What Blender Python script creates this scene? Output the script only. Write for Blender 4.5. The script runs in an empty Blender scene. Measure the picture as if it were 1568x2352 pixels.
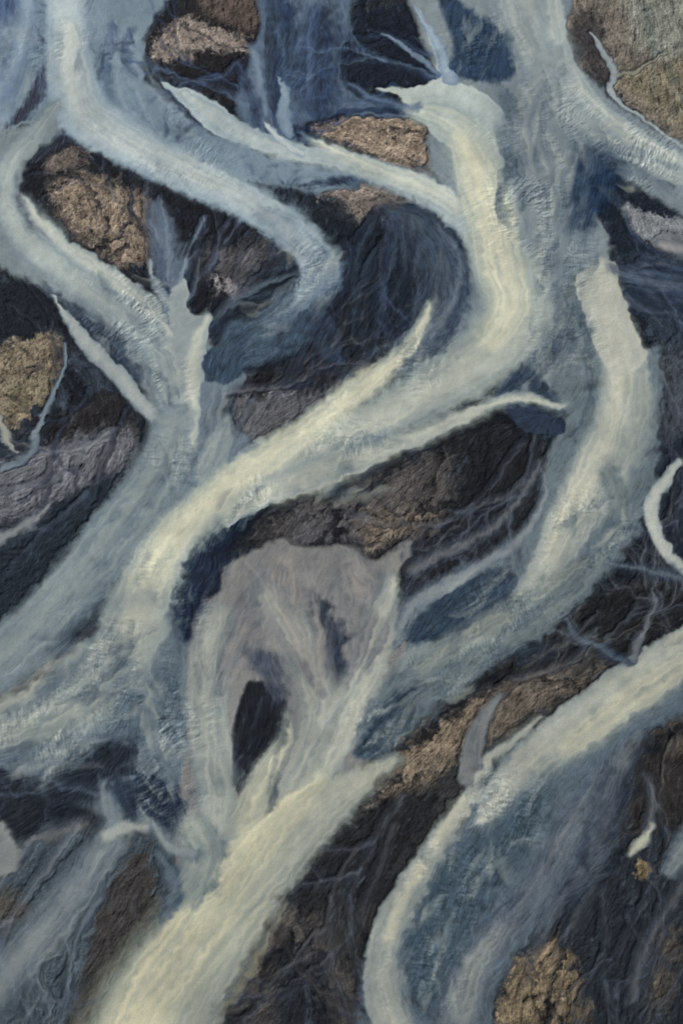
import bpy, math, numpy as np
rng=np.random.default_rng(11)
# ---------------- image mapping (image pixels, cast through the camera -> metres on the ground) -------------
TILT=math.radians(14); PXM=0.5; LENS=50.0; K=36.0/LENS
DIST=2352*PXM/K
def ground_pt(u,v):
    u=np.asarray(u,float); v=np.asarray(v,float)
    x=(u-784)/2352*K; y=(1176-v)/2352*K
    cz=DIST*math.cos(TILT)
    t=cz/(math.cos(TILT)-y*math.sin(TILT))
    return x*t, -DIST*math.sin(TILT)+t*(y*math.cos(TILT)+math.sin(TILT)), t*K/2352
CELL=0.85
cx,cy,_=ground_pt([-70,1638,-70,1638],[-70,-70,2422,2422])
X0,X1,Y0,Y1=cx.min(),cx.max(),cy.min(),cy.max()
NX=int((X1-X0)/CELL); NY=int((Y1-Y0)/CELL)
NX-=NX%4; NY-=NY%4
XS=X0+np.arange(NX)*CELL; YS=Y0+np.arange(NY)*CELL
print('grid',NX,NY)
# ---------------- noise ---------------------------------------------------------------------
fy=np.fft.fftfreq(NY)[:,None]; fx=np.fft.rfftfreq(NX)[None,:]
FR=np.hypot(fy,fx)+1e-9
def norm(a): a=a-a.mean(); return (a/a.std()).astype(np.float32)
def fnoise(lo,hi,p=1.0):
    f=np.fft.rfft2(rng.standard_normal((NY,NX)))
    f*=FR**(-p)*np.exp(-(FR*lo)**2)*(1-np.exp(-(FR*hi)**2))
    return norm(np.fft.irfft2(f,s=(NY,NX)))
def blur(a,s):
    return np.fft.irfft2(np.fft.rfft2(a)*np.exp(-2*(math.pi*s*FR)**2),s=a.shape).astype(np.float32)
def sm(x): x=np.clip(x,0,1); return x*x*(3-2*x)
# ---------------- layout --------------------------------------------------------------------
OPS=[]
rs=np.random.default_rng(5)
def S0(l,pts,col,sl,sr,a0,a1,rough):
    OPS.append(('S',l,pts,col,sl,sr,a0,a1,rough,None))
CR=(200,200,182)
def S(l,pts,col,sl=14,sr=None,a0=1,a1=None,rough=1.0,edge=None):
    sr=sl if sr is None else sr
    k=1.0 if sl<=9 else 1.7
    k2=1.0 if sr<=9 else 1.7
    if col==CR: pts=[(p[0],p[1],p[2]*1.22) for p in pts]
    S0(l,pts,col,sl*k,sr*k2,a0,a0 if a1 is None else a1,rough)
    mw=max(p[2] for p in pts)
    if l=='w' and mw>=22:      # threads of differing silt load inside a channel
        for i in range(int(5+mw/7)):
            o=rs.uniform(-.98,.98); o1=np.clip(o+rs.uniform(-.35,.35),-.99,.99)
            n=len(pts); i0=rs.integers(0,max(1,n-3)); i1=min(n,i0+rs.integers(3,7))
            if i1-i0<2: continue
            q=[]
            for j in range(i0,i1):
                a=pts[max(0,j-1)];b=pts[min(n-1,j+1)]; dx,dy=b[0]-a[0],b[1]-a[1];L=math.hypot(dx,dy)+1e-6
                oo=o+(o1-o)*(j-i0)/(i1-i0); ww=pts[j][2]
                q.append((pts[j][0]-dy/L*oo*ww,pts[j][1]+dx/L*oo*ww,1.5 if j in(i0,i1-1) else rs.uniform(3,13)))
            d=rs.uniform(-20,9); sa,sb=(11,38) if rs.random()<.5 else (38,11)
            S0(l,q,tuple(np.array(col)+d*np.array([1.15,1,.75])),sa,sb,.45,.45,.5)
def P(l,pts,col,soft=12,a=1,rough=1.0):
    k=1.0 if soft<=6 else 1.4
    if l=='g' and soft>8: k=2.0
    OPS.append(('P',l,pts,col,soft*k,soft*k,a,a,rough*(1.7 if l=='g' else 1),None))
def tree(u,v,deg,L,w,col,depth=3,l='w',a=.7,seed=1,sp=.45):
    r=np.random.default_rng(seed)
    def br(u,v,an,L,w,d):
        pts=[(u,v,w)]; n=4; aa=an
        for i in range(n):
            aa+=r.uniform(-.28,.28); u+=math.cos(aa)*L/n; v+=math.sin(aa)*L/n; pts.append((u,v,max(.6,w*(1-.5*(i+1)/n))))
            if d>0 and i>=1 and r.random()<.8: br(u,v,aa+r.choice([-1,1])*r.uniform(.25,sp+.2),L*r.uniform(.5,.85),w*.65,d-1)
        sa,sb=(5,12+w*3.5) if r.random()<.6 else (12+w*3.5,5)
        S0(l,pts,tuple(np.array(col)*r.uniform(.82,1.18)),sa,sb,min(1,a*1.2),a*.4,.6)
    br(u,v,math.radians(deg),L,w,depth)
def fingers(u0,v0,u1,v1,sp0,sp1,n,cols,w=7,a=.6,seed=1,bend=.12):
    """strands that diverge from (u0,v0) towards (u1,v1)"""
    r=np.random.default_rng(seed+900); L=math.hypot(u1-u0,v1-v0); ax,ay=(u1-u0)/L,(v1-v0)/L
    for k in range(n):
        o=r.uniform(-.5,.5); e=r.uniform(.6,1.05); b=r.uniform(0,.25); cv=r.uniform(-bend,bend)*L
        pts=[]
        for i,t in enumerate(np.linspace(b,e,5)):
            off=o*(sp0+(sp1-sp0)*t**1.4)+cv*math.sin(math.pi*(i/4))
            pts.append((u0+ax*L*t-ay*off,v0+ay*L*t+ax*off,w*r.uniform(.5,1.3)*(.3 if i in(0,4) else 1)))
        c=cols[r.integers(len(cols))]; sa,sb=(5,14+w*2.6) if r.random()<.5 else (14+w*2.6,5)
        S0('w',pts,c,sa,sb,a*r.uniform(.6,1.1),a*.5,.5)
ZONES=[(1110,110,70,1,100),(1250,300,110,.8,80),(1230,480,100,1,100),(1290,600,80,.9,110),(1450,370,90,1,35),(700,640,80,.8,130),(620,740,70,.7,160),(300,720,90,.9,40),(380,880,50,1,80),(400,1060,60,.8,100),(960,830,60,.9,140),(800,1060,90,.8,155),(560,1150,60,.8,140),(1360,1230,90,1,125),(1150,1430,110,1,145),(1000,1530,90,.9,140),(880,1680,60,1,130),(250,1560,130,1,130),(380,1640,90,1,70),(100,1700,120,.9,160),(370,1820,70,.9,60),(1170,1860,90,1,130),(1060,2040,110,1,115),(1000,2220,90,1,100),(170,120,60,.5,90),(440,350,90,.4,25),(430,1400,50,.8,100),(1290,790,80,.7,80),(330,1320,60,.4,110),(60,130,80,.4,110)]
TB=(114,133,150); TL=(164,178,186)  # bluer upstream water: haze and sky reflection put into the colour
# ---- ground ----
P('g',[(380,30),(430,-60),(640,-60),(600,60),(580,110),(560,170),(555,240),(500,230),(440,190),(380,175),(335,170),(328,120),(345,80)],(32,32,36),8)
P('g',[(450,-60),(620,-60),(595,60),(530,60),(460,30)],(88,77,73),16)
P('g',[(385,60),(440,42),(520,70),(575,95),(575,130),(480,115),(410,138),(345,140),(360,85)],(140,128,123),12)
P('g',[(800,40),(860,20),(950,10),(970,60),(1000,110),(1005,180),(960,215),(850,205),(800,190),(790,120)],(24,31,45),8)
P('g',[(730,285),(800,268),(900,270),(965,278),(985,330),(1010,400),(960,395),(880,375),(800,335),(740,310)],(146,130,118),10)
P('g',[(970,370),(1010,400),(1045,430),(1000,420),(950,395)],(112,110,112),14)
P('g',[(730,440),(800,425),(880,420),(925,450),(935,500),(870,490),(820,520),(790,470)],(130,118,114),18)
P('g',[(40,400),(150,340),(200,325),(230,350),(330,370),(450,410),(560,460),(640,520),(720,640),(600,760),(480,740),(420,640),(340,690),(200,580),(110,480)],(25,28,36),8)
P('g',[(110,430),(180,400),(240,405),(330,440),(365,490),(355,560),(310,615),(240,595),(180,545),(130,480)],(136,121,110),30)
P('g',[(110,365),(190,330),(210,345),(160,390),(110,400)],(104,94,91),14)
P('g',[(470,560),(540,560),(630,540),(610,600),(560,690),(520,685),(470,620)],(82,80,86),28)
P('g',[(485,630),(520,640),(560,660),(550,690),(520,680)],(136,130,134),8)
P('g',[(700,500),(800,500),(920,560),(940,680),(900,780),(800,850),(700,800),(780,650)],(25,32,43),20)
P('g',[(560,890),(640,870),(720,900),(820,850),(890,780),(860,830),(790,910),(700,960),(600,1030),(550,1010),(530,930)],(94,94,101),26)
P('g',[(640,880),(720,770),(800,830),(740,890)],(42,43,51),26)
P('g',[(550,880),(600,860),(640,880),(600,910),(560,905)],(28,26,30),14)
P('g',[(-90,790),(70,765),(120,755),(145,790),(140,840),(100,920),(60,970),(30,990),(-90,960)],(126,114,100),8)
P('g',[(60,860),(95,850),(120,880),(80,930),(40,960),(20,900)],(104,101,78),24,.3)
P('g',[(110,990),(180,930),(260,910),(330,1000),(250,1040),(150,1060)],(38,36,40),20)
P('g',[(-90,1100),(100,1030),(210,1000),(300,985),(325,1020),(280,1080),(180,1130),(80,1190),(-90,1220)],(104,105,114),28)
P('g',[(560,1180),(700,1110),(860,1060),(1000,1000),(1100,960),(1180,960),(1250,1010),(1260,1100),(1230,1180),(1150,1270),(1000,1350),(930,1300),(840,1290),(700,1265),(560,1260),(500,1290),(470,1230)],(30,32,38),8)
P('g',[(700,1150),(860,1100),(1010,1040),(1040,1080),(1000,1200),(880,1270),(780,1240),(640,1250),(600,1230)],(82,78,79),34)
P('g',[(640,1240),(700,1180),(800,1200),(840,1260),(790,1255),(700,1262)],(88,88,95),24,.8)
P('g',[(840,1200),(940,1160),(1010,1190),(930,1240),(850,1275)],(116,105,96),24)
P('g',[(1280,1440),(1400,1350),(1660,1330),(1660,1420),(1480,1500),(1350,1560),(1250,1640),(1120,1760),(1080,1900),(960,2000),(850,2150),(840,2440),(400,2440),(540,2200),(620,2080),(700,1960),(800,1880),(900,1780),(1000,1640),(1130,1540)],(50,50,53),8)
P('g',[(1290,1450),(1350,1380),(1400,1360),(1660,1330),(1660,1420),(1480,1500),(1400,1480),(1330,1520),(1220,1520),(1110,1590),(1100,1560)],(29,30,34),12)
P('g',[(900,1730),(1000,1640),(1100,1600),(1200,1590),(1160,1660),(1050,1740),(980,1800),(880,1850),(810,1880)],(120,107,95),28)
P('g',[(1200,1560),(1330,1530),(1390,1550),(1250,1640),(1130,1700),(1120,1640)],(96,88,81),30)
P('g',[(690,1960),(800,1890),(900,1830),(1000,1830),(960,1950),(860,2080),(780,2050),(700,2100),(640,2080)],(33,35,40),28)
P('g',[(640,2090),(740,2130),(800,2250),(840,2440),(640,2440),(560,2300),(560,2200)],(80,76,75),36)
P('g',[(640,2200),(700,2180),(760,2300),(780,2440),(640,2440)],(35,38,46),34)
P('g',[(1660,1600),(1480,1700),(1430,1760),(1400,1850),(1420,1980),(1300,2080),(1200,2150),(1140,2280),(1130,2440),(1660,2440)],(37,42,50),8)
P('g',[(1430,1720),(1660,1620),(1660,1860),(1480,1900),(1410,1860)],(44,42,43),20)
P('g',[(1500,1660),(1600,1610),(1660,1640),(1600,1720),(1520,1730)],(76,69,65),24)
P('g',[(1160,2250),(1210,2185),(1270,2150),(1330,2230),(1335,2440),(1140,2440)],(114,101,85),20)
P('g',[(1455,1985),(1480,1975),(1502,1995),(1490,2020),(1460,2015)],(124,108,84),8,1,.3)
P('g',[(1500,2150),(1560,2150),(1540,2300),(1490,2320)],(76,71,67),28)
P('g',[(1300,-90),(1660,-90),(1660,380),(1480,270),(1400,200),(1330,150),(1300,90)],(112,105,99),8)
P('g',[(1440,-90),(1660,-90),(1660,140),(1500,130),(1440,80)],(130,130,124),26)
P('g',[(1410,175),(1500,150),(1660,140),(1660,330),(1560,300),(1450,220)],(120,112,98),28)
P('g',[(1305,60),(1340,20),(1380,60),(1400,150),(1390,200),(1320,140)],(66,63,65),18)
P('g',[(1350,420),(1390,405),(1500,460),(1660,530),(1660,660),(1420,600),(1350,520)],(27,34,46),12)
P('g',[(1425,470),(1480,480),(1660,540),(1660,610),(1500,560),(1440,510)],(128,131,138),10,1,.5)
P('g',[(1410,600),(1500,590),(1660,580),(1660,850),(1480,780),(1430,680)],(44,54,68),20)
P('g',[(1490,800),(1660,860),(1660,1060),(1520,1030)],(66,72,82),28)
P('g',[(1500,1020),(1660,1060),(1660,1330),(1480,1290),(1440,1200)],(30,38,50),20)
P('g',[(-90,560),(60,600),(120,680),(170,770),(120,750),(-90,800)],(28,33,42),12)
P('g',[(-90,1300),(80,1190),(180,1130),(280,1080),(240,1160),(150,1280),(60,1400),(-90,1500)],(34,43,54),20)
P('g',[(-90,1850),(100,1900),(250,1900),(420,1950),(340,2130),(200,2440),(-90,2440)],(68,78,89),20)
P('g',[(310,1965),(350,1950),(358,2050),(330,2120),(275,2200),(220,2300),(190,2440),(140,2440),(200,2200),(225,2080),(265,2010)],(60,58,59),12)
P('g',[(-90,2040),(70,2060),(60,2120),(-90,2150)],(78,75,74),20)
for pts in ([(1250,1000,10),(1130,960,10),(1000,1012,12),(860,1062,14),(700,1118,14),(580,1175,16),(490,1250,22)],
            [(920,1775,8),(830,1850,10),(740,1925,12),(680,1985,14),(620,2080,14),(560,2190,14),(500,2300,14),(470,2400,14)],
            [(1600,1650,10),(1490,1720,12),(1440,1780,14),(1405,1860,12)],
            [(1130,1560,10),(1040,1620,10),(950,1700,8)],[(1350,1380,8),(1440,1290,10),(1510,1200,10)],
            [(0,590,10),(90,680,10),(150,760,8)],[(330,380,8),(440,425,8),(560,480,8),(640,540,8)],
            [(1330,620,6),(1440,700,10),(1490,790,10),(1530,900,10)],[(330,150,8),(345,190,8),(420,240,8)],
            [(1350,1640,6),(1240,1720,6),(1130,1800,6)],[(330,1000,8),(325,1050,8),(290,1090,8)],[(840,2150,6),(830,2250,8),(835,2400,8)]):
    S0('g',pts,(17,21,29),34,34,.95,.85,1.2)  # shadow edges beside the channels, painted as dark rims in the ground colour
# ---- mid tone water ----
P('w',[(-90,-90),(400,-90),(345,60),(325,160),(375,220),(460,290),(560,330),(700,380),(860,405),(740,440),(640,430),(450,395),(250,335),(160,300),(110,250),(50,290),(-90,350)],TB,12)
P('w',[(600,-90),(800,-90),(800,60),(780,120),(785,190),(850,235),(980,262),(860,268),(760,262),(700,290),(720,330),(600,320),(540,250),(562,180),(580,110),(600,60)],(84,102,125),10)
P('w',[(940,-90),(1290,-90),(1300,90),(1340,160),(1400,220),(1480,285),(1660,390),(1660,540),(1500,450),(1400,398),(1350,430),(1400,560),(1380,620),(1340,700),(1330,800),(1250,860),(1160,850),(1060,900),(900,910),(1040,720),(1080,600),(1040,480),(990,380),(985,280),(1000,180),(960,60)],(118,131,141),12)
P('w',[(1180,830),(1250,700),(1320,640),(1390,700),(1400,860),(1330,900),(1310,960),(1230,920),(1130,925)],(98,112,122),20)
P('w',[(-90,300),(60,290),(130,250),(150,290),(60,370),(30,420),(60,470),(140,560),(240,620),(340,690),(470,760),(500,860),(470,1000),(560,1010),(620,1040),(480,1160),(300,1300),(100,1500),(-90,1640),(-90,1480),(60,1400),(200,1210),(300,1080),(345,1000),(330,900),(250,790),(120,680),(-90,540)],(114,128,137),18)
P('w',[(-90,1560),(100,1500),(250,1450),(400,1380),(440,1430),(440,1700),(440,1920),(400,1960),(300,1880),(130,1840),(-90,1760)],(98,112,124),20)
P('w',[(440,1430),(500,1360),(520,1300),(640,1245),(710,1262),(790,1250),(850,1292),(945,1240),(910,1340),(905,1420),(940,1480),(960,1600),(860,1720),(740,1900),(560,1960),(440,2100),(400,1900),(430,1700)],(120,122,125),8,1,.6)
P('w',[(1330,900),(1400,880),(1510,800),(1510,1030),(1480,1180),(1440,1260),(1340,1370),(1280,1430),(1130,1530),(1000,1620),(900,1720),(840,1750),(805,1740),(830,1640),(930,1500),(940,1420),(1000,1350),(1150,1270),(1230,1180),(1255,1050),(1300,960)],(100,114,124),14)
P('w',[(1660,1430),(1480,1520),(1250,1680),(1120,1790),(1060,1900),(960,2020),(900,2150),(840,2200),(840,2440),(1080,2440),(1150,2250),(1250,2110),(1400,1960),(1410,1800),(1460,1700),(1660,1580)],(90,104,117),18)
P('w',[(460,870),(560,860),(500,940),(540,980),(620,1040),(520,1120),(420,1100),(440,960)],(104,118,131),12)
# ---- fans & dark hollows (clear water / wet sand) ----
P('w',[(520,750),(600,720),(700,640),(790,600),(780,660),(720,740),(700,790),(620,830),(520,840)],(66,85,105),16)
P('w',[(500,790),(560,770),(545,870),(470,870),(455,820)],(56,75,95),6)
P('w',[(720,700),(770,740),(785,830),(760,838),(710,770)],(46,60,80),10)
S('w',[(880,480,10),(960,520,40),(1010,600,50),(1020,700,45),(960,780,30)],(70,83,99),40,60)
P('w',[(1000,-30),(1080,20),(1150,70),(1178,130),(1165,182),(1080,186),(1030,160),(1040,100)],(50,70,95),14,1,.6)
S('w',[(1380,360,60),(1360,430,45),(1330,520,30)],(56,74,96),50,30,.9,.3)
P('w',[(905,890),(930,830),(1010,760),(1040,790),(990,850),(1000,880)],(80,94,109),10)
S('w',[(560,1170,10),(500,1240,30),(450,1310,45),(420,1400,35),(430,1460,6)],(37,52,71),50,40)
P('w',[(945,1475),(950,1430),(1010,1370),(1120,1310),(1190,1340),(1130,1420),(1030,1460)],(53,69,86),16)
P('w',[(815,1750),(830,1690),(900,1600),(980,1560),(950,1650),(890,1720)],(54,69,85),18)
P('w',[(570,1570),(620,1572),(655,1620),(655,1700),(610,1740),(570,1790),(548,1835),(536,1760),(534,1680),(550,1610)],(27,32,40),8,1,.8)
P('w',[(715,1370),(750,1380),(790,1440),(795,1520),(783,1595),(765,1540),(730,1460)],(50,59,75),34)
P('w',[(100,1800),(180,1730),(250,1700),(310,1730),(300,1790),(250,1820),(180,1860),(120,1860)],(29,39,53),34)
P('w',[(-90,1770),(60,1780),(100,1830),(60,1920),(-90,1890)],(25,33,45),34)
P('w',[(250,1800),(330,1780),(420,1820),(435,1910),(400,1922),(330,1870),(290,1880)],(43,57,75),18)
P('w',[(930,2160),(960,2060),(1040,1960),(1130,1880),(1200,1830),(1250,1800),(1240,1900),(1150,2020),(1080,2160),(1020,2290),(960,2320)],(70,87,101),34)
P('w',[(1200,880),(1180,930),(1130,920),(1180,850),(1200,830),(1250,880),(1300,950),(1240,920)],(50,65,83),12)
P('w',[(1160,930),(1240,935),(1290,970),(1280,1000),(1200,985)],(49,62,81),6)
P('w',[(10,300),(60,230),(110,120),(120,110),(115,180),(90,240),(40,280)],(40,52,74),14)
P('w',[(-90,-90),(60,-90),(50,20),(-90,90)],(44,72,116),50,.8)
S('w',[(180,-40,8),(178,10,8)],(44,64,98),14)
S('w',[(260,60,4),(255,90,9),(240,170,9),(250,240,7),(300,300,3)],(78,98,128),18,30,.75)
S('w',[(300,70,6),(290,110,10),(295,170,6)],(60,80,110),20,14,.7)
S('w',[(640,0,20),(650,100,20),(630,200,22),(640,260,8)],(61,80,108),30)
S('w',[(730,30,20),(730,120,35),(720,200,45),(740,240,30)],(51,70,101),40)
S('w',[(620,60,5),(625,150,8),(610,230,8)],(48,62,88),16)
S('w',[(550,150,6),(575,210,10),(590,280,5)],(60,76,104),18)
S('w',[(700,290,10),(680,300,12),(690,320,4)],(34,48,70),14)
S('w',[(690,425,4),(780,415,7),(870,410,2)],(50,64,86),14)
S('w',[(760,262,4),(850,250,8),(975,262,2)],(46,62,88),8)
S('w',[(40,395,4),(35,450,5),(80,520,8),(120,560,3)],(34,42,60),14)
S('w',[(80,370,4),(160,320,6),(220,330,4),(290,360,3)],(40,52,72),18)
S('w',[(110,660,3),(200,740,12),(260,780,16),(300,860,14),(310,900,3)],(52,69,88),22,26,.9)
P('w',[(340,470),(380,470),(410,560),(400,650),(370,660),(350,600)],(92,107,128),20,.8)
S('w',[(570,1500,14),(620,1540,26),(640,1600,20)],(84,91,104),30,30,.7)
DKs=[(52,66,86),(64,80,100),(40,52,70)]; LTs=[(128,142,156),(146,156,164),(108,124,140)]
fingers(775,600,540,820,40,300,16,DKs+LTs[2:],8,.6,1,.2)
fingers(930,480,860,820,120,190,14,DKs,8,.55,2,.15)
fingers(690,-20,690,290,170,130,16,DKs+[(98,118,146)],7,.6,3)
fingers(80,-20,60,300,200,150,12,[(84,106,138),(140,156,176),(98,118,146)],8,.5,4)
fingers(430,350,250,60,120,60,8,[(96,116,140),(140,154,170)],8,.4,5)
fingers(400,740,420,500,30,180,10,[(110,126,146),(60,76,100),(136,148,160)],6,.6,6,.1)
fingers(1410,640,1600,700,60,200,12,[(98,110,128),(52,64,86),(78,92,112)],8,.6,7)
fingers(1200,900,1330,680,40,150,12,[(60,74,92),(140,146,146),(82,96,110)],8,.6,8,.1)
fingers(500,1010,540,880,60,110,10,[(84,98,114),(136,146,152)],7,.55,9,.1)
fingers(1400,1420,1150,1580,60,60,8,[(40,46,56),(96,102,112)],6,.5,16)
IDX_TREES=len(OPS)
# ---- bright channels ----
S('w',[(150,-60,50),(155,60,48),(160,160,55),(195,260,62),(300,335,52),(420,395,48),(540,450,46),(640,510,44),(710,570,46),(725,630,36),(690,690,16)],TL,26,12)
S('w',[(160,60,26),(165,160,32),(200,265,38),(320,340,36),(440,392,34),(560,448,30),(650,505,22)],(188,196,196),40,24,.9,.5)
S('w',[(600,490,20),(690,550,36),(745,610,34),(700,680,26),(610,740,10)],(132,146,158),30,24,.8,.3)
S('w',[(60,-50,20),(60,60,20),(20,170,20),(-40,260,16)],(128,148,170),30)
S('w',[(130,240,10),(80,310,16),(30,370,22),(10,450,28),(50,540,32),(150,620,40),(260,690,46),(350,760,50),(395,850,48),(410,950,44),(390,1060,48)],(152,163,165),26,16)
S('w',[(55,450,4),(95,510,12),(170,580,18),(260,640,20),(340,700,22),(385,760,20)],(174,181,178),7,24)
S('w',[(345,600,4),(360,660,9),(395,710,14),(410,760,10)],(138,150,158),8)
S('w',[(370,455,3),(385,540,9),(388,600,12),(385,650,6)],(104,118,136),16)
S('w',[(470,500,2),(440,570,5),(415,640,10),(420,690,16),(400,740,14)],(112,126,144),10)
P('w',[(385,690),(410,650),(432,640),(430,690),(440,720),(470,725),(482,722),(480,770),(460,830),(455,900),(430,900),(400,800)],(142,153,158),5,1,.4)
S('w',[(475,730,8),(450,790,18),(440,870,20),(445,960,18),(440,1040,16)],(172,178,173),6,20)
S('w',[(520,960,10),(500,1020,26),(470,1090,30)],(144,154,156),12)
S('w',[(125,680,3),(170,750,14),(210,800,20),(270,860,20),(320,920,18),(365,970,14)],(148,157,161),6,9)
S('w',[(250,990,3),(200,1030,5)],(120,124,132),10)
S('w',[(150,790,2),(145,850,4),(115,920,6),(85,990,9),(60,1050,9),(0,1080,10)],(104,117,131),6)
S('w',[(0,960,8),(20,1010,8),(40,1040,3)],(140,142,140),6)
S('w',[(400,980,50),(370,1080,60),(300,1190,62),(220,1290,64),(110,1420,60),(-20,1540,60)],(132,144,149),40,30,.9)
S('w',[(-60,1260,20),(20,1230,16),(80,1190,10),(130,1150,4)],(116,123,131),14)
S('w',[(1190,620,74),(1190,700,82),(1160,770,76),(1080,840,70),(980,900,60),(880,960,54),(770,1010,52),(650,1060,52),(540,1110,50),(460,1180,52),(390,1250,62),(345,1330,70),(310,1430,76),(280,1520,74),(200,1620,60)],(166,172,167),30,18)
S('w',[(1290,935,6),(1200,915,6),(1130,925,8),(1060,955,15),(960,998,20),(850,1042,26),(740,1085,30),(620,1130,30),(520,1180,26)],(178,182,174),5,30)
S('w',[(985,700,5),(965,760,12),(900,840,22),(820,905,28),(730,975,30),(640,1035,34),(550,1095,36),(460,1170,36),(390,1250,36),(345,1340,38),(310,1440,40),(270,1540,32)],CR,40,14,.92)
S('w',[(1010,520,6),(1055,600,8),(1040,690,12),(990,770,12)],(122,134,146),20,30,.7)
S('w',[(640,1130,10),(780,1070,14),(900,1010,14),(1000,960,10)],(136,145,147),30,20,.5)
P('w',[(370,190),(410,200),(460,215),(520,250),(560,290),(600,320),(650,330),(620,350),(560,335),(480,300),(430,250)],(152,168,178),5,1,.4)
S('w',[(420,215,8),(500,270,22),(600,330,24),(700,355,26),(800,375,28),(890,405,30),(980,440,34),(1060,490,40),(1130,560,50),(1170,640,60)],(170,181,184),9,20)
S('w',[(720,320,3),(790,355,10),(880,395,18),(980,430,22),(1060,480,24)],(196,200,191),6,26,.85)
S('w',[(612,282,5),(640,320,9),(690,350,9)],(170,181,187),6)
S('w',[(640,175,3),(655,215,10),(650,265,16),(665,310,12)],(122,140,160),6)
P('w',[(960,20),(980,60),(1010,130),(1040,180),(1080,200),(1130,225),(1160,270),(1180,330),(1100,350),(1020,330),(960,275),(920,225),(860,205),(950,200),(985,190),(1005,160)],(162,174,176),5,1,.4)
S('w',[(940,250,16),(1010,270,30),(1080,320,54),(1110,400,66),(1130,490,70),(1150,580,70),(1180,680,62)],(178,185,178),36,22)
S('w',[(1060,320,26),(1100,420,42),(1130,520,46),(1150,620,46),(1170,700,42),(1130,780,34)],CR,54,44,.88)
S('w',[(950,15,3),(985,70,9),(1010,120,13),(1030,180,18)],(134,152,170),6)
S('w',[(880,75,2),(930,110,7),(970,140,7),(1005,170,8)],(106,124,146),6)
S('w',[(1180,-60,60),(1200,30,56),(1240,120,50),(1290,210,50),(1360,280,46),(1450,340,40),(1560,400,36),(1640,440,30)],(154,163,164),14,44,.9)
S('w',[(1260,-60,20),(1275,60,24),(1300,150,24),(1360,240,22),(1450,310,20),(1560,370,16)],(182,188,184),9,48,.8)
S('w',[(1290,130,20),(1200,240,40),(1200,340,40),(1230,450,40),(1240,560,40)],(136,146,151),50,50,.8,.5)
S('w',[(1385,605,18),(1380,650,44),(1400,740,48),(1430,830,54),(1435,920,64),(1415,1010,68),(1370,1110,68),(1310,1210,58),(1270,1290,44),(1200,1390,36)],(160,165,160),24,16)
S('w',[(1380,650,18),(1400,760,26),(1420,880,30),(1390,1000,32),(1340,1110,32),(1290,1220,28),(1250,1300,16)],(188,188,175),46,40,.85,.5)
P('w',[(1320,640),(1370,605),(1410,598),(1420,640),(1450,740),(1480,830),(1400,860),(1340,720)],(164,168,163),5,.8,.4)
S('w',[(1400,1080,20),(1420,1190,20),(1350,1320,24),(1240,1430,24),(1100,1510,20),(960,1610,14),(880,1720,8)],(122,132,134),24,30,.8)
S('w',[(1340,1290,10),(1180,1400,24),(1050,1480,28),(960,1540,20)],(140,146,142),26,24,.7)
S('w',[(1250,1090,4),(1248,1150,9),(1200,1230,13),(1120,1290,16),(1010,1350,18),(940,1400,18),(915,1470,14)],(120,129,138),6,20)
S('w',[(1240,1060,3),(1190,1150,8),(1120,1220,10),(1000,1280,12),(950,1310,20)],(106,112,121),20,20,.8)
# centre fan
S('w',[(650,1300,50),(640,1380,60),(560,1420,60)],(140,136,134),40,40,.5)
S('w',[(800,1300,30),(830,1350,40),(880,1380,30)],(140,137,136),40,40,.6)
S('w',[(500,1420,40),(480,1500,46),(470,1600,46),(480,1700,48),(500,1800,48),(500,1900,44)],(150,156,152),36,14)
S('w',[(620,1380,34),(680,1460,34),(715,1540,34),(740,1620,42),(730,1710,46),(690,1800,46),(640,1860,40)],(162,164,157),38,40)
S('w',[(900,1340,18),(880,1400,28),(870,1470,32),(840,1550,36),(800,1630,38),(760,1720,42),(700,1810,44)],(166,169,162),9,38)
FC=[(154,149,146),(106,109,118),(116,116,121),(144,142,141),(96,103,115)]
fingers(740,1600,680,1260,30,260,14,FC,9,.5,10,.08)
fingers(800,1580,900,1300,30,140,10,FC,8,.5,11,.08)
fingers(470,1620,590,1290,50,190,12,FC,9,.5,12,.1)
fingers(640,1880,800,1560,60,90,8,[(178,177,165),(120,126,130)],8,.4,13,.05)
fingers(480,1900,470,1450,70,80,8,[(170,173,166),(114,124,131)],8,.4,14,.04)
S('w',[(560,1640,3),(545,1700,5),(540,1800,4)],(60,70,80),10,10,.6)
S('w',[(900,1750,14),(800,1810,40),(700,1880,70),(620,1960,80),(550,2050,86),(480,2150,100),(400,2270,116),(330,2420,126)],(166,168,158),26,16,.88)
S('w',[(658,1640,4),(655,1700,12),(620,1760,26),(590,1830,34),(570,1900,44)],(178,178,162),5,34)
S('w',[(740,1790,16),(640,1880,40),(560,1980,56),(490,2080,66),(420,2180,78),(340,2290,86),(280,2420,94)],(196,193,170),60,74,.9)
fingers(700,1960,340,2420,70,190,8,[(200,197,174),(158,160,150)],11,.3,15,.04)
S('w',[(660,1640,3),(640,1720,4),(630,1810,5),(622,1860,2)],(86,94,100),12,20,.7)
S('w',[(440,1900,40),(470,1960,40),(440,2040,40)],(142,150,147),30)
S('w',[(365,1960,8),(395,2020,16),(385,2090,14),(370,2110,4)],(96,110,124),12,12,.8)
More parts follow.
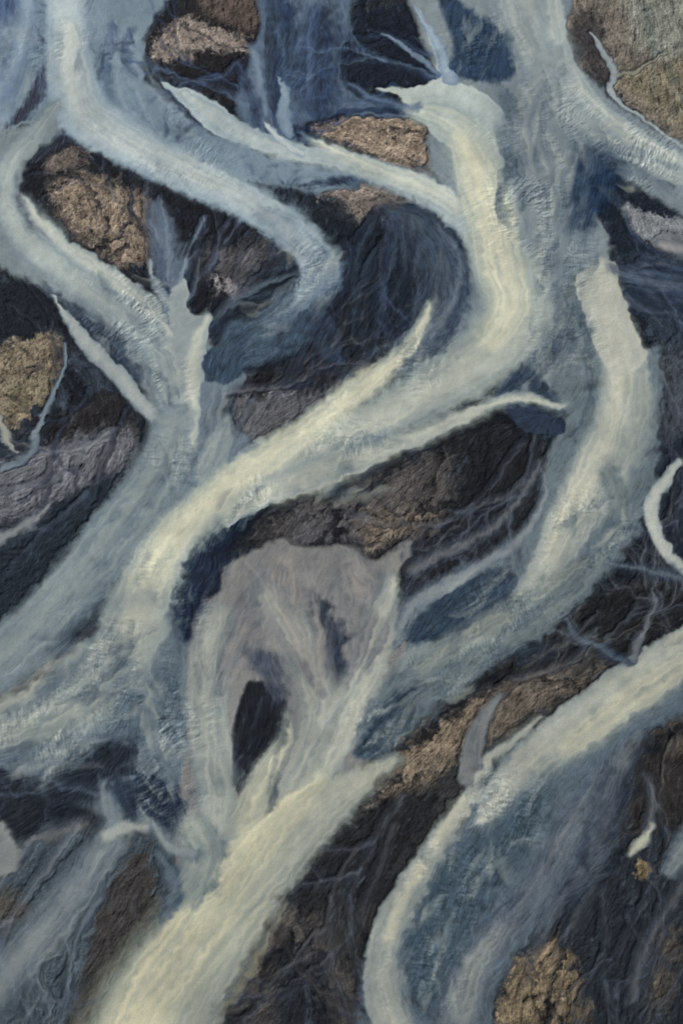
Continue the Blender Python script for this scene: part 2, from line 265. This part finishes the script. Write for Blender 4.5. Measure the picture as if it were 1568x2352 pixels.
# lower-left
S('w',[(320,1420,64),(270,1520,64),(200,1600,54),(100,1650,42),(-40,1700,30)],(160,165,160),40,40,.85)
S('w',[(280,1560,40),(340,1640,40),(400,1720,30)],(124,136,141),40,40,.7)
S('w',[(120,1520,8),(50,1590,22),(-60,1660,30)],(164,168,160),20,24)
S('w',[(215,1440,2),(150,1510,8),(60,1570,9),(-40,1620,6)],(86,88,92),14,26,.6)
fingers(380,1480,60,1760,120,260,14,[(160,166,162),(78,94,110),(100,116,128)],9,.45,17,.15)
S('w',[(235,1800,4),(245,1850,14),(260,1900,24),(230,1960,34),(170,2050,40),(90,2150,44),(0,2260,40),(-60,2340,40)],(122,132,139),38,34,.9)
S('w',[(330,1900,16),(290,1900,20),(250,1920,20)],(134,141,143),14)
S('w',[(350,1890,6),(385,1940,14),(440,1960,18)],(122,132,138),12)
P('w',[(-90,1890),(0,1890),(40,1910),(45,1960),(20,2010),(-90,2020)],(120,126,130),14)
S('w',[(60,1940,8),(120,1920,14),(200,1890,10)],(108,112,117),24,24,.6)
# lower-right
S('w',[(1640,1440,30),(1540,1500,40),(1440,1570,46),(1340,1650,52),(1240,1730,50),(1160,1810,40),(1110,1880,20)],(160,163,157),34,9)
S('w',[(1620,1490,24),(1500,1570,34),(1400,1640,34),(1300,1720,28)],(184,183,167),44,34,.8)
S('w',[(1240,1650,5),(1170,1710,10),(1110,1760,18),(1070,1850,22),(1010,1930,26),(950,2020,28),(900,2110,34),(875,2200,36),(880,2290,44),(930,2420,50)],(156,160,155),22,7)
S('w',[(1145,1600,4),(1100,1660,14),(1080,1740,22),(1070,1790,20)],(126,129,131),12,7)
S('w',[(1060,1840,12),(990,1950,17),(930,2050,18),(890,2150,18)],(180,180,167),26,20,.8)
S('w',[(1460,1690,16),(1400,1790,30),(1300,1920,26),(1220,2060,30),(1130,2160,40),(1060,2300,50),(1040,2420,50)],(104,113,123),40,48,.85)
S('w',[(1150,2130,10),(1090,2230,24),(1060,2330,30)],(144,148,147),30,30,.7)
fingers(1420,1750,1120,2300,110,180,12,[(84,94,108),(116,122,130),(70,82,98)],9,.45,18,.05)
S('w',[(1410,1800,30),(1380,1900,30),(1360,1980,30),(1300,2060,20)],(74,82,95),40,30,.7)
S('w',[(1440,1960,4),(1470,1940,12),(1495,1890,6)],(158,159,150),9)
S('w',[(1480,1900,4),(1500,1850,12),(1490,1790,6)],(98,101,108),16,16,.7)
S('w',[(1600,1880,20),(1570,1950,24),(1530,2000,10)],(124,132,136),14)
S('w',[(1590,2000,20),(1540,2080,10),(1480,2180,10),(1450,2300,10)],(100,106,115),24,24,.6)
S('w',[(1558,1062,8),(1530,1100,14),(1495,1160,18),(1510,1230,17),(1560,1300,14),(1640,1330,10)],(156,162,161),7)
S('w',[(1400,1290,4),(1480,1310,7),(1560,1325,8),(1640,1340,8)],(92,104,118),12)
S('w',[(1290,1410,5),(1330,1470,10),(1400,1500,8),(1440,1520,4)],(84,96,110),6,12,.9)
S('w',[(1500,1350,3),(1490,1430,7),(1460,1480,9),(1450,1520,4)],(106,112,120),6,12,.9)
S('w',[(1660,1400,20),(1560,1460,16),(1520,1480,6)],(150,153,146),8)
S('w',[(1355,75,4),(1385,120,8),(1410,165,9),(1400,200,8),(1430,240,6),(1500,290,5),(1568,340,6)],(140,150,156),4,4,1,1,.5)
S('w',[(1410,170,5),(1460,165,5),(1490,145,3),(1530,120,2)],(140,142,134),4,4,.8,.8,.5)
S('w',[(1520,560,14),(1580,575,18),(1660,590,20)],(136,137,143),20)
S('w',[(1400,610,6),(1470,640,14),(1570,660,14)],(86,98,116),20,20,.8)
S('w',[(575,100,6),(590,150,12),(600,210,12),(610,260,8)],(112,130,152),12,12,.8)
S('w',[(560,130,3),(500,180,5),(430,190,3)],(74,90,118),12,12,.7)
S('w',[(800,190,4),(860,225,8),(960,250,8)],(92,112,140),10,10,.8)
# overlapping silt lobes with one crisp front each
for (u,v,r,st,dg) in ZONES:
    for k in range(int(8+r/9)):
        d=math.radians(dg+rs.uniform(-28,28)); uu=u+rs.uniform(-.9,.9)*r; vv=v+rs.uniform(-.9,.9)*r; L=r*rs.uniform(.4,1.1); cv=rs.uniform(-.5,.5)
        pts=[]
        for t,wd in ((0,1.5),(.3,r*.08),(.65,r*.11),(1,1.5)):
            a_=d+cv*(t-.5); pts.append((uu+math.cos(a_)*L*(t-.5),vv+math.sin(a_)*L*(t-.5),wd*rs.uniform(.6,1.3)))
        sa,sb=(4,r*.34) if rs.random()<.5 else (r*.34,4)
        dark=rs.random()<.5
        S0('w',pts,(76,92,108) if dark else (164,170,166),sa,sb,.26*st+.05,.32*st,.4)
IDX2=len(OPS)
T=[(1000,180,215,170,6,(100,120,146),2),(985,130,200,150,4,(74,94,124),21),(900,205,170,110,4,(84,104,132),22),(560,240,225,140,5,(88,106,132),3),(545,200,200,130,3,(70,88,118),31),
(530,900,-20,220,6,(94,98,108),4),(700,830,-50,160,5,(90,94,104),41),(780,870,-60,140,4,(68,72,82),42),(1240,1080,130,230,7,(98,102,112),5),(1200,1020,115,240,6,(82,88,100),51),(1230,1000,100,200,6,(90,98,112),52),
(1450,1520,-75,190,6,(102,106,114),7),(1440,1520,-140,200,6,(98,104,112),71),(1180,1560,-20,220,5,(94,94,95),72),(1130,1620,-40,160,5,(100,100,100),73),(1380,1480,-60,150,5,(88,94,104),74),(1540,1440,-110,150,5,(96,100,108),75),
(1420,630,15,200,6,(92,106,126),8),(1440,700,20,180,6,(80,92,112),81),(1370,430,25,180,5,(70,84,106),82),(930,1830,115,260,9,(92,98,110),9),(900,1900,110,300,9,(90,94,104),91),(820,1950,120,260,8,(82,84,92),92),(760,2060,75,260,8,(84,87,94),93),(620,2130,60,240,6,(74,73,77),94),
(1480,1780,80,260,7,(82,90,104),11),(1500,1880,110,260,7,(80,86,98),111),(1380,2050,95,280,8,(84,92,104),112),(1440,2100,75,240,7,(76,82,94),113),(1540,1700,100,200,5,(92,90,89),114),
(300,1920,130,300,9,(118,128,136),12),(180,1900,125,340,9,(110,118,128),121),(80,1930,120,320,8,(104,112,124),122),(230,2060,115,300,8,(94,104,116),123),(140,1100,150,220,7,(90,98,110),13),(250,1010,160,260,6,(128,130,138),131),(200,1130,145,260,8,(68,80,98),132),(200,900,110,150,5,(48,60,82),133),(290,940,100,120,5,(44,54,74),134),
(900,500,95,240,8,(60,72,94),14),(800,560,80,220,7,(52,64,84),141),(960,560,110,240,8,(76,88,106),142),(880,560,100,240,7,(46,53,66),143),(420,700,-65,230,7,(96,110,132),15),(480,760,-50,230,6,(70,84,106),151),(380,640,-95,200,5,(78,92,114),152),
(60,380,-20,200,5,(46,58,82),156),(1510,840,65,240,7,(94,99,111),16),(1500,950,60,200,7,(82,88,103),161),(1300,690,70,180,6,(80,92,104),171),(960,740,140,150,6,(98,110,124),18),
(250,1830,200,240,8,(76,90,106),20),(240,1800,-60,120,6,(84,98,114),201),(330,1760,40,130,6,(90,104,118),202),(60,640,50,160,4,(52,60,76),203),(20,700,30,160,4,(48,56,72),204),(600,1600,95,190,4,(58,68,82),206)]
for (u,v,dg,L,w_,c,sd_) in T: tree(u,v,dg,L,w_,c,3,'w',.55,sd_,.5 if v<1400 or v>1700 else .7)
OPS=OPS[:IDX_TREES]+OPS[IDX2:]+OPS[IDX_TREES:IDX2]
for (u,v,dg,L,w_,c,sd_) in [(1120,1000,110,180,6,(20,22,30),53),(1020,1010,115,190,6,(22,23,30),54),(900,1060,110,170,6,(24,25,31),55),(800,1090,110,140,5,(26,26,32),56),(700,2000,90,200,8,(24,25,31),95),(600,2150,80,220,8,(28,28,34),96),(1300,2160,100,180,5,(30,28,32),115),(300,400,75,160,6,(24,26,34),153),(180,400,50,160,4,(40,38,42),154),(350,400,80,200,7,(22,25,34),155),(1340,60,80,160,4,(56,53,55),207),(1480,20,60,200,5,(112,120,116),208),(1100,1180,130,160,5,(24,26,34),209),(760,1160,70,110,5,(30,30,36),210),(1240,1560,10,140,5,(34,31,33),211),(960,1780,120,120,5,(50,45,43),212),(1220,2200,80,160,4,(60,52,45),213),(900,290,30,90,4,(60,55,54),214),(420,60,20,120,4,(60,57,58),215),(500,540,80,150,5,(24,27,35),216),(1000,1680,140,160,4,(46,42,42),217),(740,2200,70,200,6,(30,31,37),218)]:
    tree(u,v,dg,L,w_,c,3,'g',.75,sd_,.6)
# ---------------- spline helpers -------------------------------------------------------------
def cr(pts,closed=False,n=6):
    p=np.array(pts,float)
    q=np.vstack([p[-1],p,p[0],p[1]]) if closed else np.vstack([2*p[0]-p[1],p,2*p[-1]-p[-2]])
    out=[]; m=len(p) if closed else len(p)-1
    t=np.linspace(0,1,n,endpoint=False)[:,None]
    for i in range(m):
        a,b,c,d=q[i],q[i+1],q[i+2],q[i+3]
        out.append(.5*((2*b)+(-a+c)*t+(2*a-5*b+4*c-d)*t*t+(-a+3*b-3*c+d)*t**3))
    if not closed: out.append(p[-1][None])
    return np.vstack(out)
# ---------------- flow field ------------------------------------------------------------------
cN=(NY//4,NX//4)
dep=np.zeros((3,)+cN)
for o in OPS:
    if o[0]!='S': continue
    q=cr(o[2],n=16); X,Y,s=ground_pt(q[:,0],q[:,1])
    dx=np.diff(X);dy=np.diff(Y); th=2*np.arctan2(dy,dx); xm=(X[1:]+X[:-1])/2; ym=(Y[1:]+Y[:-1])/2
    ii=((xm-X0)/CELL/4).astype(int); jj=((ym-Y0)/CELL/4).astype(int)
    ok=(ii>=0)&(jj>=0)&(ii<cN[1])&(jj<cN[0]); L=np.hypot(dx,dy)
    np.add.at(dep[0],(jj[ok],ii[ok]),(np.cos(th)*L)[ok]); np.add.at(dep[1],(jj[ok],ii[ok]),(np.sin(th)*L)[ok])
cfy=np.fft.fftfreq(cN[0])[:,None]; cfx=np.fft.rfftfreq(cN[1])[None,:]; cF=np.hypot(cfy,cfx)
def cblur(a,s): return np.fft.irfft2(np.fft.rfft2(a)*np.exp(-2*(math.pi*s*cF)**2),s=cN)
c2=sum(w*cblur(dep[0],s) for s,w in ((4,1),(10,.7),(30,.5))); s2=sum(w*cblur(dep[1],s) for s,w in ((4,1),(10,.7),(30,.5)))
c2=blur(np.kron(c2,np.ones((4,4))),3); s2=blur(np.kron(s2,np.ones((4,4))),3)
TH=.5*np.arctan2(s2,c2)+fnoise(16,110,1.5)*.22
DX=np.cos(TH).astype(np.float32); DY=np.sin(TH).astype(np.float32)
JJ,II=np.meshgrid(np.arange(NY,dtype=np.float32),np.arange(NX,dtype=np.float32),indexing='ij')
def lic(srcs,steps,h,perp=False,nrm=True):
    multi=isinstance(srcs,list); srcs=srcs if multi else [srcs]
    accs=[s.copy() for s in srcs]; vx,vy=(-DY,DX) if perp else (DX,DY); tw=1.
    for sg in (1,-1):
        x=II.copy();y=JJ.copy();px=vx*sg;py=vy*sg
        for k in range(steps):
            x+=px*h;y+=py*h
            xi=np.clip(x,0,NX-1).astype(np.int32); yi=np.clip(y,0,NY-1).astype(np.int32)
            idx=yi*NX+xi; wk=(1-k/steps); tw+=wk
            for a,s in zip(accs,srcs): a+=s.ravel()[idx]*wk
            qx=vx.ravel()[idx];qy=vy.ravel()[idx]
            f=np.where(qx*px+qy*py<0,-1,1).astype(np.float32); px=qx*f;py=qy*f
    accs=[norm(a) if nrm else a/tw for a in accs]
    return accs if multi else accs[0]
ST1=lic(fnoise(1.2,7,0),4,1.0)
ST2=lic(fnoise(2.5,26,.5),7,1.6)
ST3=blur(lic(fnoise(9,90,.8),12,4),1.5)
FN=fnoise(1.5,60,1.3); FN2=fnoise(1.5,60,1.3); FB=fnoise(12,240,1.6); FM=fnoise(8,60,1.2); FM2=fnoise(8,60,1.2)
RPI=norm(lic(fnoise(3.5,9,0),2,1.3,True))
RP2=lic(fnoise(9,22,0),4,2.0,True)
RID=norm(-np.abs(fnoise(2,40,1.2)))+.6*norm(-np.abs(ST2))
WSTK=np.clip(ST1*.25+ST2*.4+ST3*.2+FN*.35,-1.6,1.6)
# ---------------- deposit layers ----------------------------------------------------------------
mixb=sm(.5+.3*ST3+.15*FN)[...,None]; mixc=sm(.3+.4*FB)[...,None]
G=((np.array([20,26,37.])*(1-mixb)+np.array([52,61,74.])*mixb)*(1-mixc*.5)+np.array([51,51,54.])*mixc*.5).astype(np.float32)
Wc=np.zeros((NY,NX,3),np.float32)+np.array([84,98,114],np.float32); Wa=np.zeros((NY,NX),np.float32)
def window(xa,xb,ya,yb,lim=None):
    i0=max(0,int((xa-X0)/CELL)); i1=min(NX,int((xb-X0)/CELL)+2)
    j0=max(0,int((ya-Y0)/CELL)); j1=min(NY,int((yb-Y0)/CELL)+2)
    if lim: i0=max(i0,lim[0]); i1=min(i1,lim[1]); j0=max(j0,lim[2]); j1=min(j1,lim[3])
    return i0,i1,j0,j1
for o in OPS:
    kind,l,pts,col,sl,sr,a0,a1,rough,edge=o
    if kind=='S':
        q=cr(pts); X,Y,s=ground_pt(q[:,0],q[:,1]); W=np.maximum(q[:,2],.5)*s
        sc=s.mean(); SL,SR=sl*sc,sr*sc; mg=max(SL,SR)*.6+8
        lim=window(X.min()-W.max()-mg,X.max()+W.max()+mg,Y.min()-W.max()-mg,Y.max()+W.max()+mg); i0,i1,j0,j1=lim
        if i1<=i0 or j1<=j0: continue
        sh=(j1-j0,i1-i0); B=np.full(sh,mg+1,np.float32); SD=np.zeros(sh,np.float32);TT=SD.copy();WW=SD+1
        n=len(X)-1
        for k in range(n):
            m=max(W[k],W[k+1])+mg
            a,b,c,d=window(min(X[k],X[k+1])-m,max(X[k],X[k+1])+m,min(Y[k],Y[k+1])-m,max(Y[k],Y[k+1])+m,lim)
            if b<=a or d<=c: continue
            gx=XS[a:b][None,:]-X[k]; gy=YS[c:d][:,None]-Y[k]
            ex=X[k+1]-X[k];ey=Y[k+1]-Y[k];L2=ex*ex+ey*ey+1e-9
            t=np.clip((gx*ex+gy*ey)/L2,0,1); dd=np.hypot(gx-t*ex,gy-t*ey); w_=(W[k]+(W[k+1]-W[k])*t)
            key=dd-w_
            sl_=(slice(c-j0,d-j0),slice(a-i0,b-i0)); mk=key<B[sl_]
            B[sl_]=np.where(mk,key,B[sl_]); SD[sl_]=np.where(mk,(ex*gy-ey*gx)/math.sqrt(L2),SD[sl_]); TT[sl_]=np.where(mk,(k+t)/n,TT[sl_]); WW[sl_]=np.where(mk,w_,WW[sl_])
        soft=SR+(SL-SR)*sm(SD/(WW*1.2)*.5+.5)
        key=B; core=np.clip(1+key/WW,0,1)
    else:
        q=cr(pts,True,6); X,Y,s=ground_pt(q[:,0],q[:,1]); sc=s.mean(); SL=sl*sc; mg=SL+10
        lim=window(X.min()-mg,X.max()+mg,Y.min()-mg,Y.max()+mg); i0,i1,j0,j1=lim
        if i1<=i0 or j1<=j0: continue
        gx=XS[i0:i1][None,:];gy=YS[j0:j1][:,None]; sh=(j1-j0,i1-i0)
        ins=np.zeros(sh,bool); D2=np.full(sh,1e12,np.float32); n=len(X)
        for k in range(n):
            ax,ay=X[k],Y[k];bx,by=X[(k+1)%n],Y[(k+1)%n];ex=bx-ax;ey=by-ay
            m=mg+4; a,b,c,d=window(min(ax,bx)-m,max(ax,bx)+m,min(ay,by)-m,max(ay,by)+m,lim)
            if b>a and d>c:
                hx=XS[a:b][None,:]-ax;hy=YS[c:d][:,None]-ay;t=np.clip((hx*ex+hy*ey)/(ex*ex+ey*ey+1e-9),0,1)
                dd=(hx-t*ex)**2+(hy-t*ey)**2; sl_=(slice(c-j0,d-j0),slice(a-i0,b-i0)); D2[sl_]=np.minimum(D2[sl_],dd)
            if abs(ey)>1e-9:
                row=((ay>gy)!=(by>gy)); xx=ax+(gy-ay)*ex/ey; ins^=(row&(gx<xx))
        dist=np.minimum(np.sqrt(D2),mg+4); key=np.where(ins,-dist,dist); soft=SL; TT=0*key; core=0*key
    R=(slice(j0,j1),slice(i0,i1))
    key=key+(FN[R]*.6+FB[R]*.5+FM[R]*.9+(ST2[R]*.5+FN[R]*.6)*np.minimum(1,soft/14))*rough*np.minimum(3.2,.7+.12*soft)*.6
    a=1-sm((key+soft*.5)/soft)
    kk=.7 if l=='w' else 1.0
    a=np.clip(a+WSTK[R]*kk*np.minimum(1,soft/14)*a*(1-a),0,1)*(a0+(a1-a0)*TT)
    c=np.array(col,np.float32)*(1-(core**2)[...,None]*np.array([.20,.155,.10],np.float32))  # channel depth shading put into the colour: darker and bluer towards stroke edges
    if l=='g':
        G[R]=G[R]*(1-a[...,None])+c*a[...,None]
    else:
        na=a+Wa[R]*(1-a)
        wgt=(a/np.maximum(na,1e-4))[...,None]
        Wc[R]=Wc[R]*(1-wgt)+c*wgt; Wa[R]=na
print('layers done',len(OPS))
def samp(A,x,y):
    x=np.clip(x,0,NX-1.001);y=np.clip(y,0,NY-1.001);xi=x.astype(np.int32);yi=y.astype(np.int32);fx_=x-xi;fy_=y-yi;A=A.ravel();i=yi*NX+xi
    return (A[i]*(1-fx_)+A[i+1]*fx_)*(1-fy_)+(A[i+NX]*(1-fx_)+A[i+NX+1]*fx_)*fy_
drag=ST3*2.4*DX
xx=II+DX*drag+FM*1.2+FN*.35; yy=JJ+DY*drag+FM2*1.2+FN2*.35
ch=[samp(np.ascontiguousarray(c),xx,yy) for c in (Wc[...,0],Wc[...,1],Wc[...,2],Wa)]
mx_=lic(ch,3,1.2,nrm=False)
ch=[.7*a+.3*b for a,b in zip(ch,mx_)]
Wc=np.stack(ch[:3],-1); Wa=ch[3]
G=np.stack([samp(np.ascontiguousarray(G[...,k]),II+DX*drag+FM*1.5+FN*1.8,JJ+DY*drag+FM2*1.5+FN2*1.8) for k in range(3)],-1)
for k in range(3):
    Wc[...,k]+=.3*(Wc[...,k]-blur(Wc[...,k],3))+.18*(Wc[...,k]-blur(Wc[...,k],30))
    G[...,k]+=.4*(G[...,k]-blur(G[...,k],3))
G=np.clip(G,10,235); Wc=np.clip(Wc,14,235)
# ---------------- derived fields -------------------------------------------------------------
lum=Wc.mean(-1)/255; lit=sm((lum-.25)/.35)
rm=np.zeros((NY,NX),np.float32)
for u,v,r,st,dg in ZONES:
    X,Y,s=ground_pt(u,v); rr=r*s*1.1
    rm=np.maximum(rm,st*np.exp(-((XS[None,:]-X)**2+(YS[:,None]-Y)**2)/(rr*rr)).astype(np.float32))
rm=rm*sm(.7+.5*ST3+.3*FB)
warm=np.clip((G[...,0]-G[...,2])/28,0,1); wg=blur(warm,4)
gl=sm((G.mean(-1)-30)/90)
gmod=1+ ST1*.05+ST2*.06+FN*.07+wg*(RID*.03+FN*.04)
G=G*np.clip(gmod,.35,1.8)[...,None]
gul=sm((-RID*.25+FN2*.55+FM*.4-.75)/.9)*wg*.55
G=G*(1-gul[...,None])+np.array([33,34,40])*gul[...,None]
wis=sm((ST2*.4+ST3*.6+FN*.4-.9)/1.4)*(1-gl)*.5
G=G*(1-wis[...,None])+np.array([80,91,107])*wis[...,None]
wmod=(1+(1-lit)*(ST1*.04+ST2*.05+FN*.04)+lit*(ST1*.006+ST3*.012+FB*.02+FN*.008)+rm*(RPI*.045+RP2*.025))*(.95+.07*lit)
Wc=Wc*np.clip(wmod,.5,1.5)[...,None]
Wc=Wc+(FM*1.5+FB*2)[...,None]*np.array([1,.9,.7],np.float32)
Wa=np.clip(Wa*(1+.10*(1-lit)*(ST2*.5+FN*.5)),0,1)
def lin(c):
    c=np.clip(c/255,0,1); return np.where(c<=.04045,c/12.92,((c+.055)/1.055)**2.4)
land=blur(1-sm(Wa/.07),1.0)
lands=blur(1-sm(Wa/.3),5)
H=-1.2+1.1*land+lands*(.25+.6*wg+.22*FN+.10*RID+wg*(.06*FN+.06*RID)+.09*ST2+.03*ST1-.35*gul)
HW=.08+rm*(.17*RPI+.26*RP2)+.15*FB*lit+.05*FM+.03*FN+(1-lit)*(.06*ST2+.02*ST1)
HW=np.maximum(HW,-.7)
# ---------------- meshes ----------------------------------------------------------------------
def far_axis():
    st=[];d=20.;p=0
    while p<40000: p+=d;d*=1.6;st.append(p)
    return st
def mirror(i,n):
    i=np.abs(i)%(2*n-2); return np.where(i>=n,2*n-2-i,i)
def sheet(name,Z,attrs,keep=None):
    st=far_axis()
    xs=np.concatenate([[X0-s for s in st[::-1]],XS,[XS[-1]+s for s in st]])
    ys=np.concatenate([[Y0-s for s in st[::-1]],YS,[YS[-1]+s for s in st]])
    nx=len(xs);ny=len(ys)
    ix=mirror(np.round((xs-X0)/CELL).astype(np.int64),NX); iy=mirror(np.round((ys-Y0)/CELL).astype(np.int64),NY)
    take=lambda A:A[np.ix_(iy,ix)]
    z=take(Z)
    co=np.empty((ny,nx,3),np.float32); co[...,0]=xs[None,:];co[...,1]=ys[:,None];co[...,2]=z
    id_=np.arange(nx*ny,dtype=np.int32).reshape(ny,nx)
    f=np.stack([id_[:-1,:-1],id_[:-1,1:],id_[1:,1:],id_[1:,:-1]],-1).reshape(-1,4)
    vidx=np.arange(nx*ny)
    if keep is not None:
        kf=take(keep); kk=(kf[:-1,:-1]|kf[:-1,1:]|kf[1:,1:]|kf[1:,:-1]).ravel(); f=f[kk]
        used=np.zeros(nx*ny,bool); used[f.ravel()]=True; mp=np.cumsum(used)-1; f=mp[f].astype(np.int32); vidx=np.nonzero(used)[0]
    me=bpy.data.meshes.new(name)
    v=co.reshape(-1,3)[vidx]
    me.vertices.add(len(v)); me.vertices.foreach_set('co',v.ravel())
    me.loops.add(f.size); me.loops.foreach_set('vertex_index',f.ravel())
    me.polygons.add(len(f)); me.polygons.foreach_set('loop_start',np.arange(0,f.size,4,dtype=np.int32))
    me.polygons.foreach_set('use_smooth',np.ones(len(f),bool))
    me.update(calc_edges=True)
    for an,A in attrs.items():
        B=take(A)
        if B.ndim==3:
            at=me.color_attributes.new(an,'FLOAT_COLOR','POINT'); C=np.ones((nx*ny,4),np.float32); C[:,:3]=B.reshape(-1,3); at.data.foreach_set('color',C[vidx].ravel())
        else:
            at=me.attributes.new(an,'FLOAT','POINT'); at.data.foreach_set('value',B.reshape(-1)[vidx].astype(np.float32))
    ob=bpy.data.objects.new(name,me); bpy.context.collection.objects.link(ob); return ob
ground=sheet('ground',H,{'sediment_shade':lin(G)*np.array([.97,1.0,.94])})
river=sheet('river_water',HW,{'silt_haze_colour':lin(Wc)*np.array([1.07,1.06,.99]),'silt':Wa},keep=Wa>.01)
def mat_common(name,attr,water):
    m=bpy.data.materials.new(name); m.use_nodes=True; nt=m.node_tree; N=nt.nodes; Lk=nt.links; N.clear()
    out=N.new('ShaderNodeOutputMaterial'); pb=N.new('ShaderNodeBsdfPrincipled')
    at=N.new('ShaderNodeAttribute'); at.attribute_name=attr
    tc=N.new('ShaderNodeTexCoord')
    n1=N.new('ShaderNodeTexNoise'); n1.inputs['Scale'].default_value=.8; n1.inputs['Detail'].default_value=3; n1.inputs['Roughness'].default_value=.7
    Lk.new(tc.outputs['Object'],n1.inputs['Vector'])
    mr=N.new('ShaderNodeMapRange'); mr.inputs['From Min'].default_value=.25; mr.inputs['From Max'].default_value=.75
    a=.18 if water else .34
    mr.inputs['To Min'].default_value=1-a; mr.inputs['To Max'].default_value=1+a
    Lk.new(n1.outputs['Fac'],mr.inputs['Value'])
    vm=N.new('ShaderNodeVectorMath'); vm.operation='SCALE'; Lk.new(at.outputs['Color'],vm.inputs[0]); Lk.new(mr.outputs[0],vm.inputs['Scale'])
    Lk.new(vm.outputs[0],pb.inputs['Base Color'])
    bp=N.new('ShaderNodeBump'); bp.inputs['Strength'].default_value=.25 if water else .6; bp.inputs['Distance'].default_value=.15 if water else .3
    Lk.new(n1.outputs['Fac'],bp.inputs['Height']); Lk.new(bp.outputs[0],pb.inputs['Normal'])
    pb.inputs['Roughness'].default_value=.5 if water else .9
    pb.inputs['Specular IOR Level'].default_value=.25 if water else .15
    if water:
        al=N.new('ShaderNodeAttribute'); al.attribute_name='silt'
        tr=N.new('ShaderNodeBsdfTransparent'); mx=N.new('ShaderNodeMixShader')
        Lk.new(al.outputs['Fac'],mx.inputs[0]); Lk.new(tr.outputs[0],mx.inputs[1]); Lk.new(pb.outputs[0],mx.inputs[2]); Lk.new(mx.outputs[0],out.inputs[0])
    else: Lk.new(pb.outputs[0],out.inputs[0])
    return m
ground.data.materials.append(mat_common('wet_sand','sediment_shade',False))
river.data.materials.append(mat_common('glacial_silt_water','silt_haze_colour',True))
# ---------------- light & camera ---------------------------------------------------------------
from mathutils import Vector
EL,AZ=math.radians(30),math.radians(-50)
w=bpy.data.worlds.new('World'); bpy.context.scene.world=w; w.use_nodes=True
nt=w.node_tree; bg=nt.nodes['Background']; sky=nt.nodes.new('ShaderNodeTexSky'); sky.sky_type='NISHITA'; sky.sun_disc=False
sky.sun_elevation=EL; sky.sun_rotation=AZ; nt.links.new(sky.outputs[0],bg.inputs[0]); bg.inputs[1].default_value=.055
sd=bpy.data.lights.new('sun','SUN'); sd.energy=5.0; sd.angle=math.radians(.5); sd.color=(1,.95,.88)
so=bpy.data.objects.new('sun',sd); bpy.context.collection.objects.link(so)
dirv=Vector((math.sin(AZ)*math.cos(EL),math.cos(AZ)*math.cos(EL),math.sin(EL)))
so.rotation_euler=dirv.to_track_quat('Z','Y').to_euler()
cam=bpy.data.cameras.new('camera'); co=bpy.data.objects.new('camera',cam); bpy.context.collection.objects.link(co)
co.location=(0,-DIST*math.sin(TILT),DIST*math.cos(TILT)); co.rotation_euler=(TILT,0,0)
cam.lens=LENS; cam.sensor_width=36; cam.clip_end=200000; cam.clip_start=1
sc=bpy.context.scene; sc.camera=co; sc.view_settings.view_transform='Standard'; sc.view_settings.look='None'; sc.view_settings.exposure=0
